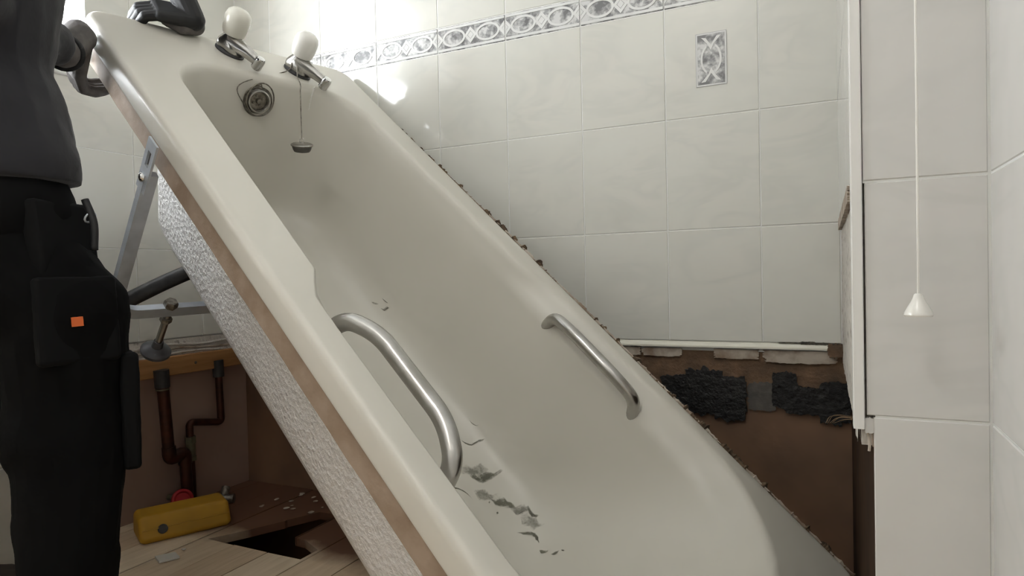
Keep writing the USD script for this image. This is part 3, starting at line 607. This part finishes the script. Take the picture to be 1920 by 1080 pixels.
obj('pipe_clip', cat_([tube([(xq, -.1225, .402), (xq, -.1205, .352)], .016, 14)]), 'rubber_black', p2, smooth=40)
obj('compression_fitting', cat_([tube([(xq, -.2245, .195), (xq, -.2235, .175)], .0155, 6), tube([(xq, -.2235, .175), (xq, -.2230, .140)], .0125, 12), tube([(xq, -.2230, .140), (xq, -.2228, .125)], .0145, 6)]), 'brass_green', p2, smooth=35)
vv = thing('stop_valve', 'red round valve wheel low on the wall beside the pipes', 'valve', (X0, -.285, .03))
wheel = []
obj('handwheel', place(cat_([tube([(.024 * math.cos(a), .024 * math.sin(a), .004) for a in np.linspace(0, 2 * np.pi, 25)], .0055, 8, False), lathe([(0, .008), (.018, .007), (.022, .003), (.018, -.002), (0, -.003)], 20)]), (X0 + .055, -.282, .034), (.85, -.35, .35)), 'red_plastic', vv, smooth=40)
obj('valve_stem', tube([(X0 + .0, -.282, .034), (X0 + .054, -.282, .034)], .008, 12), 'brass_green', vv, smooth=40)
# grey fittings on the floor by the pipes
sf = thing('pipe_fitting', 'small grey pipe fitting lying on the boards behind the yellow box', 'pipe fitting', (-1.60, -.19, 0))
obj('tee_body', cat_([tube([(-1.625, -.205, .014), (-1.575, -.175, .014)], .013, 14), tube([(-1.60, -.19, .014), (-1.612, -.170, .040)], .012, 14)]), 'dirty_metal', sf, smooth=40)
obj('nut', tube([(-1.632, -.209, .0155), (-1.618, -.201, .0155)], .0155, 6), 'brass_green', sf)
# yellow plastic box
c = np.array([-1.535, -.372]); ax = np.array([.082, .165]); ax /= np.linalg.norm(ax); pv = np.array([ax[1], -ax[0]])
yb = thing('yellow_box', 'yellow plastic box with rounded corners lying on the floorboards under the bath', 'box', (c[0], c[1], 0))
S = m3.Manifold.sphere(.014, 20)
def P3(a, b, z): q = c + ax * a + pv * b; return (float(q[0]), float(q[1]), float(z))
yy = to_tm(m3.Manifold.batch_hull([S.translate(P3(a, b, z)) for a in (-.092, .092) for b, z in ((-.040, .0145), (.040, .0145), (-.036, .052), (.022, .050))]))
obj('body', yy, 'yellow_plastic', yb, smooth=35)
n_ = np.array([pv[0], pv[1], .4]); cp = np.array(P3(-.055, .0515, .032))
obj('cap', place(lathe([(0, .004), (.010, .004), (.0115, 0), (.0115, -.004)], 18), cp, n_), 'rubber_black', yb, smooth=40, label='dark round cap')
obj('seam', tube([P3(-.10, .0525, .036), P3(.10, .0525, .036)], .0012, 6), 'yellow_plastic', yb)
# rubble on the boards
def chip(x, y, s, seed, m, label, cat, group=None, z=0.0, flat=.25):
    t = trimesh.creation.icosphere(1, 1.0); r = np.random.default_rng(seed); v = np.asarray(t.vertices) * (1 + .35 * (r.random((len(t.vertices), 1)) - .5)); v *= [s, s * r.uniform(.55, .9), s * flat]
    a = r.uniform(0, 3.1); R = np.array([[math.cos(a), -math.sin(a), 0], [math.sin(a), math.cos(a), 0], [0, 0, 1]]); v = v @ R.T; v += [x, y, z - v[:, 2].min() + .001]
    t.vertices = v; return obj('plaster_chip', t, m, None, label=label, cat=cat, group=group)
th = thing('tile_shard', 'flat white tile shard lying on the pale floorboards near the yellow box', 'tile shard', (-1.412, -.505, 0))
e = extrude(Polygon([(-1.440, -.52), (-1.405, -.535), (-1.385, -.498), (-1.418, -.485)]), .005); e.apply_translation((0, 0, .0015)); obj('shard', e, 'tile_ivory', th)
for k in range(14):
    chip(rng.uniform(-1.48, -1.30), rng.uniform(-.17, -.04), rng.uniform(.004, .010), 300 + k, 'tile_back', 'small crumb of pale plaster on the dark boards by the hole', 'plaster chip', 'plaster crumbs on the dark boards behind the hole')
for k, (x, y) in enumerate([(-1.57, -.53), (-1.61, -.50), (-1.42, -.46)]):
    chip(x, y, .006, 340 + k, 'bare_plaster', 'small crumb of pale plaster near the yellow box', 'plaster chip', 'plaster crumbs around the yellow box')

# ---------------------------------------------------------------- pull cord
pcx, pcy = .046, -.762
pcd = thing('pull_cord', 'white light pull cord with a bell-shaped end in front of the tiled pillar', 'pull cord', (pcx, pcy, .589))
obj('cord', tube([(pcx + .004 * math.sin(z * 2.), pcy, z) for z in np.linspace(.606, ZC - .03, 30)], .00125, 8), 'cord_white', pcd, smooth=True)
k = lathe([(0, 0), (.0118, 0), (.0126, .0015), (.0122, .004), (.0098, .009), (.0068, .014), (.0048, .0185), (.0040, .0215), (.0030, .0225), (0, .0225)], 24); k.apply_translation((pcx + .0037, pcy, .587)); obj('bell_pull', k, 'knob_white', pcd, smooth=35)
obj('switch_housing', place(lathe([(0, 0), (.018, 0), (.038, .012), (.042, .03), (0, .03)], 28), (pcx, pcy - .0, ZC - .03)), 'white_plastic', pcd, smooth=40)

# ---------------------------------------------------------------- person lifting the tap end
hipc = np.array([-1.375, -.835, .87])
pe = thing('person', 'person in dark shirt and black work trousers gripping the raised end of the bath', 'person', (hipc[0], hipc[1], 0))
V3 = lambda *a: np.array(a, float)
hipR, hipL = V3(-1.305, -.825, .78), V3(-1.500, -.84, .80)
kneR, kneL = V3(-1.222, -.785, .44), V3(-1.553, -.80, .46)
ankR, ankL = V3(-1.168, -.858, .10), V3(-1.568, -.87, .10)
wai, che = V3(-1.462, -.845, 1.00), V3(-1.468, -.845, 1.23)
shR, shL, nek = V3(-1.345, -.855, 1.355), V3(-1.620, -.835, 1.37), V3(-1.50, -.825, 1.42)
hed = V3(-1.495, -.775, 1.58)
elR, wrR = V3(-1.318, -.925, 1.085), V3(-1.318, -.755, 1.075)
SHIFT = V3(.03, -.06, 0)
for j_ in (hipR, hipL, kneR, kneL, ankL, wai, che, shR, shL, nek, hed, elR): j_ += SHIFT
ankR += V3(.01, -.03, 0)
che += V3(.13, 0, 0); wai += V3(.09, 0, 0); shR += V3(.12, 0, 0); shL += V3(.08, 0, 0); nek += V3(.11, 0, 0); hed += V3(.11, 0, 0); elR += V3(.10, 0, 0); hipR += V3(.02, 0, 0)
elL, wrL = V3(-1.535, -.70, 1.50), V3(-1.358, -.492, 1.335)
body = chain_body([
    [(hipR - V3(.02, 0, 0), .06), (hipL + V3(.02, 0, 0), .06), (wai, .075)], [(wai + V3(.06, 0, 0), .08), (wai - V3(.06, 0, 0), .08), (che + V3(.06, 0, 0), .085), (che - V3(.06, 0, 0), .085)],
    [(che + V3(.05, 0, 0), .08), (che - V3(.05, 0, 0), .08), (shR, .05), (shL, .05)], [(nek - V3(0, 0, .05), .055), (hed - V3(0, .02, .06), .05)],
    [(hed + V3(0, -.02, .02), .085), (hed + V3(0, .035, -.07), .045), (hed + V3(0, .02, .03), .078)], [(hed + V3(0, .088, -.02), .011), (hed + V3(0, .078, .02), .008)],
    [(hed + V3(.077, -.01, .0), .012), (hed + V3(.08, -.015, -.025), .008)], [(hed + V3(-.077, -.01, .0), .012), (hed + V3(-.08, -.015, -.025), .008)],
    [(shR, .046), (elR, .036)], [(elR, .036), (wrR, .026)], [(shL, .046), (elL, .036)], [(elL, .036), (wrL, .026)],
    [(hipR - V3(.01, 0, .05), .070), (kneR, .056)], [(kneR, .056), (ankR, .04)], [(hipL - V3(0, 0, .05), .070), (kneL, .056)], [(kneL, .056), (ankL, .04)]], .02)
obj('body', body, 'skin', pe, smooth=True)
for s in (-1, 1):
    ey = trimesh.creation.icosphere(2, .0115); ey.apply_translation(hed + V3(.031 * s, .073, .006)); e_ = obj('eye', ey, 'eye_white', pe, smooth=True)
    ir = trimesh.creation.icosphere(1, .0055); ir.apply_translation(hed + V3(.031 * s, .0815, .006)); obj('iris', ir, 'iris', e_, smooth=True)
mo = trimesh.creation.icosphere(2, 1.0); mo.vertices = np.asarray(mo.vertices) * [.023, .006, .006] + hed + V3(0, .0775, -.062); obj('mouth', mo, 'lip', pe, smooth=True)
hr_ = chain_body([[(hed + V3(0, -.035, .035), .085), (hed + V3(0, .02, .062), .062)], [(hed + V3(0, -.05, -.02), .062), (hed + V3(0, -.035, .035), .086)]], .018); obj('hair', wrinkle(hr_, .006, 60), 'hair', pe, smooth=True)
# trousers: baggy, with holster pockets
tr = chain_body([
    [(hipR + V3(.005, -.005, -.025), .096), (hipL + V3(.0, -.005, -.05), .100), (wai + V3(.03, 0, -.12), .082), (wai - V3(.05, 0, .12), .082)],
    [(hipR + V3(.002, 0, -.11), .105), (kneR + V3(0, 0, .14), .098)], [(kneR + V3(0, 0, .15), .098), (kneR, .088)], [(kneR, .090), (kneR + V3(.004, -.006, -.06), .092)], [(kneR + V3(.012, -.006, -.06), .084), (ankR + V3(.012, .01, .10), .070)], [(ankR + V3(.012, .01, .10), .071), (ankR + V3(.012, .01, -.02), .068)],
    [(hipL + V3(0, 0, -.02), .105), (kneL + V3(0, 0, .14), .098)], [(kneL + V3(0, 0, .15), .098), (kneL, .088)], [(kneL, .090), (ankL + V3(0, .01, .10), .082)], [(ankL + V3(0, .01, .10), .084), (ankL + V3(0, .01, -.02), .078)]], .015, 10)
obj('trousers', wrinkle(tr, .006, 16, 3), 'trouser_cloth', pe, smooth=True)
def pocket(c_, sz, n, up=(0, 0, 1), name='pocket', m='trouser_pocket', amp=.002):
    z = np.array(n, float); R = frame_to(z, np.cross(up, z)); s = m3.Manifold.sphere(.008, 12)
    q = m3.Manifold.batch_hull([s.translate((a * (sz[0] / 2 - .008), b * (sz[1] / 2 - .008), d)) for a in (-1, 1) for b in (-1, 1) for d in (0, sz[2])]).refine_to_length(.015)
    t = to_tm(q); t.vertices = np.asarray(t.vertices) @ R.T + np.array(c_); return obj(name, wrinkle(t, amp, 30, 5), m, pe, smooth=40)
pocket(hipR + V3(.078, .030, -.10), (.13, .19, .012), (.93, .36, .10), name='holster_pocket')
pocket(kneR + V3(.066, -.02, .14), (.12, .14, .010), (.98, -.15, .10), name='thigh_pocket')
pocket(kneR + V3(.040, .070, -.02), (.12, .20, .012), (.45, .89, 0), name='knee_pad_pocket')
hipS = hipR + V3(.003, -.002, 0)
obj('utility_strap', tube(smooth_path([hipS + V3(.098, .06, .0), hipS + V3(.110, .066, -.04), hipS + V3(.112, .064, -.085)]), .006, 8), 'glove_black', pe, smooth=True)
obj('buckle', tube([hipS + V3(.104, .064, -.03) + V3(.004, .003, .010) * math.cos(a) * .8 + V3(0, .008, 0) * math.sin(a) for a in np.linspace(0, 2 * np.pi, 13)], .0018, 6), 'galvanised', pe, smooth=True)
# shirt
sh = chain_body([
    [(hipR + V3(-.005, .0, .06), .106), (hipL + V3(.02, 0, .05), .109), (wai + V3(.045, 0, 0), .105), (wai - V3(.05, 0, 0), .105)],
    [(wai + V3(.045, 0, 0), .105), (wai - V3(.05, 0, 0), .105), (che + V3(.05, 0, 0), .112), (che - V3(.05, 0, 0), .112)],
    [(che + V3(.05, 0, 0), .106), (che - V3(.05, 0, 0), .106), (shR + V3(-.01, 0, 0), .070), (shL + V3(.01, 0, 0), .070)], [(nek - V3(0, 0, .05), .078), (nek + V3(0, 0, -.005), .066)],
    [(shR, .068), (elR, .052)], [(elR, .052), (wrR - (wrR - elR) * .16, .040)], [(shL, .068), (elL, .050)], [(elL, .050), (wrL - (wrL - elL) * .1, .037)]], .015, 10)
sh = wrinkle(sh, .008, 14, 8)
sh = trimesh.intersections.slice_mesh_plane(sh, (0, 0, 1), (0, 0, .812)) if False else sh
vz = np.asarray(sh.vertices).copy(); low = vz[:, 2] < .812; vz[low, 2] = .812 + (vz[low, 2] - .812) * .12; sh.vertices = vz
obj('shirt', sh, 'shirt_cloth', pe, smooth=True)
lb = trimesh.creation.box((.016, .015, .004)); obj('orange_label', place(lb, (-1.0990, -.8792, .579), (.929, -.37, -.02), (.37, .929, .05)), 'orange_label', pe)
# gloves
def glove(wr, palm_c, palm_n, fdir, fcurl, thumb_side, m, scale=1.0, cuff=True, spread=.0165):
    """palm facing palm_n, fingers leaving along fdir and curling toward fcurl"""
    fd = np.array(fdir, float); fd /= np.linalg.norm(fd); nn = np.array(palm_n, float); nn -= fd * (nn @ fd); nn /= np.linalg.norm(nn); sd = np.cross(nn, fd) * thumb_side; cu = np.array(fcurl, float); cu /= np.linalg.norm(cu)
    pc_ = np.array(palm_c, float); bones = [[(wr, .030), (pc_ - fd * .035 + sd * .012, .026), (pc_ - fd * .035 - sd * .012, .026)],
        [(pc_ - fd * .03 + sd * .022, .018), (pc_ - fd * .03 - sd * .022, .018), (pc_ + fd * .035 + sd * .028, .0145), (pc_ + fd * .035 - sd * .028, .0135)]]
    for i, ln in enumerate((.92, 1.0, .95, .78)):
        o = sd * (.0248 - spread * i); k0 = pc_ + fd * .036 + o; k1 = k0 + (fd * .8 + cu * .35) * .040 * ln; k2 = k1 + (fd * .15 + cu) * .026 * ln; k3 = k2 + (cu - fd * .35) * .020 * ln
        bones += [[(k0, .0122), (k1, .0115)], [(k1, .0115), (k2, .0108)], [(k2, .0108), (k3, .0094)]]
    t0_ = pc_ - fd * .02 + sd * .026; t1 = t0_ + sd * .028 + fd * .018 + cu * .008; t2 = t1 + sd * .006 + fd * .026 + cu * .016; bones += [[(t0_, .0135), (t1, .0115)], [(t1, .0115), (t2, .009)]]
    g = chain_body(bones, .0045, 6, 14); o_ = obj('glove', g, m, pe, smooth=True)
    if cuff:
        d = (wr - pc_); d /= np.linalg.norm(d); R = frame_to(d)
        pts = [wr + d * .002 + R @ np.array([.030 * math.cos(a), .030 * math.sin(a), 0]) for a in np.linspace(0, 2 * np.pi, 25)]
        obj('cuff_strap', tube(pts, .0055, 8, False), 'glove_black', o_, smooth=True)
    return o_
# right hand under and round the near rim; left hand over the tap end
n0 = TB[:, 2]; xl = TB[:, 0]; yl_ = TB[:, 1]
pR = toW((.115, -.030, -.055)); glove(wrR, pR, yl_ * 1.0, -n0 * 1.0 + xl * .1, yl_, 1, 'glove_grey', spread=.019)
pL = toW((.006, .178, .034)); glove(wrL, pL, -n0, -yl_ * .95 - xl * .15 - n0 * .12, -n0 * .75 - xl * .3, 1, 'glove_black')
hp = chain_body([[(toW((.016, .222, .022)), .021), (toW((.006, .165, .018)), .016), (toW((.032, .19, .017)), .015)]], .008, 6); obj('palm_pad', hp, 'glove_grey', pe, smooth=True, label='grey palm of the glove resting on the rim')
# boots
for a, nm in ((ankR, 0), (ankL, 0)):
    b = chain_body([[(a + V3(0, -.02, .02), .055), (a + V3(0, -.03, -.045), .05)], [(a + V3(0, -.04, -.045), .05), (a + V3(.005, .10, -.052), .044), (a + V3(.005, .15, -.06), .036)]], .015, 8)
    v = np.asarray(b.vertices).copy(); v[:, 2] = np.maximum(v[:, 2], .012); b.vertices = v; bo = obj('boot', b, 'boot', pe, smooth=True)
    so = Polygon([(a[0] - .05, a[1] - .09), (a[0] + .05, a[1] - .09), (a[0] + .055, a[1] + .12), (a[0] + .03, a[1] + .19), (a[0] - .025, a[1] + .19), (a[0] - .05, a[1] + .12)]).buffer(.004); e = extrude(so, .016); e.apply_translation((0, 0, .0015)); obj('boot_sole', e, 'rubber_black', bo)
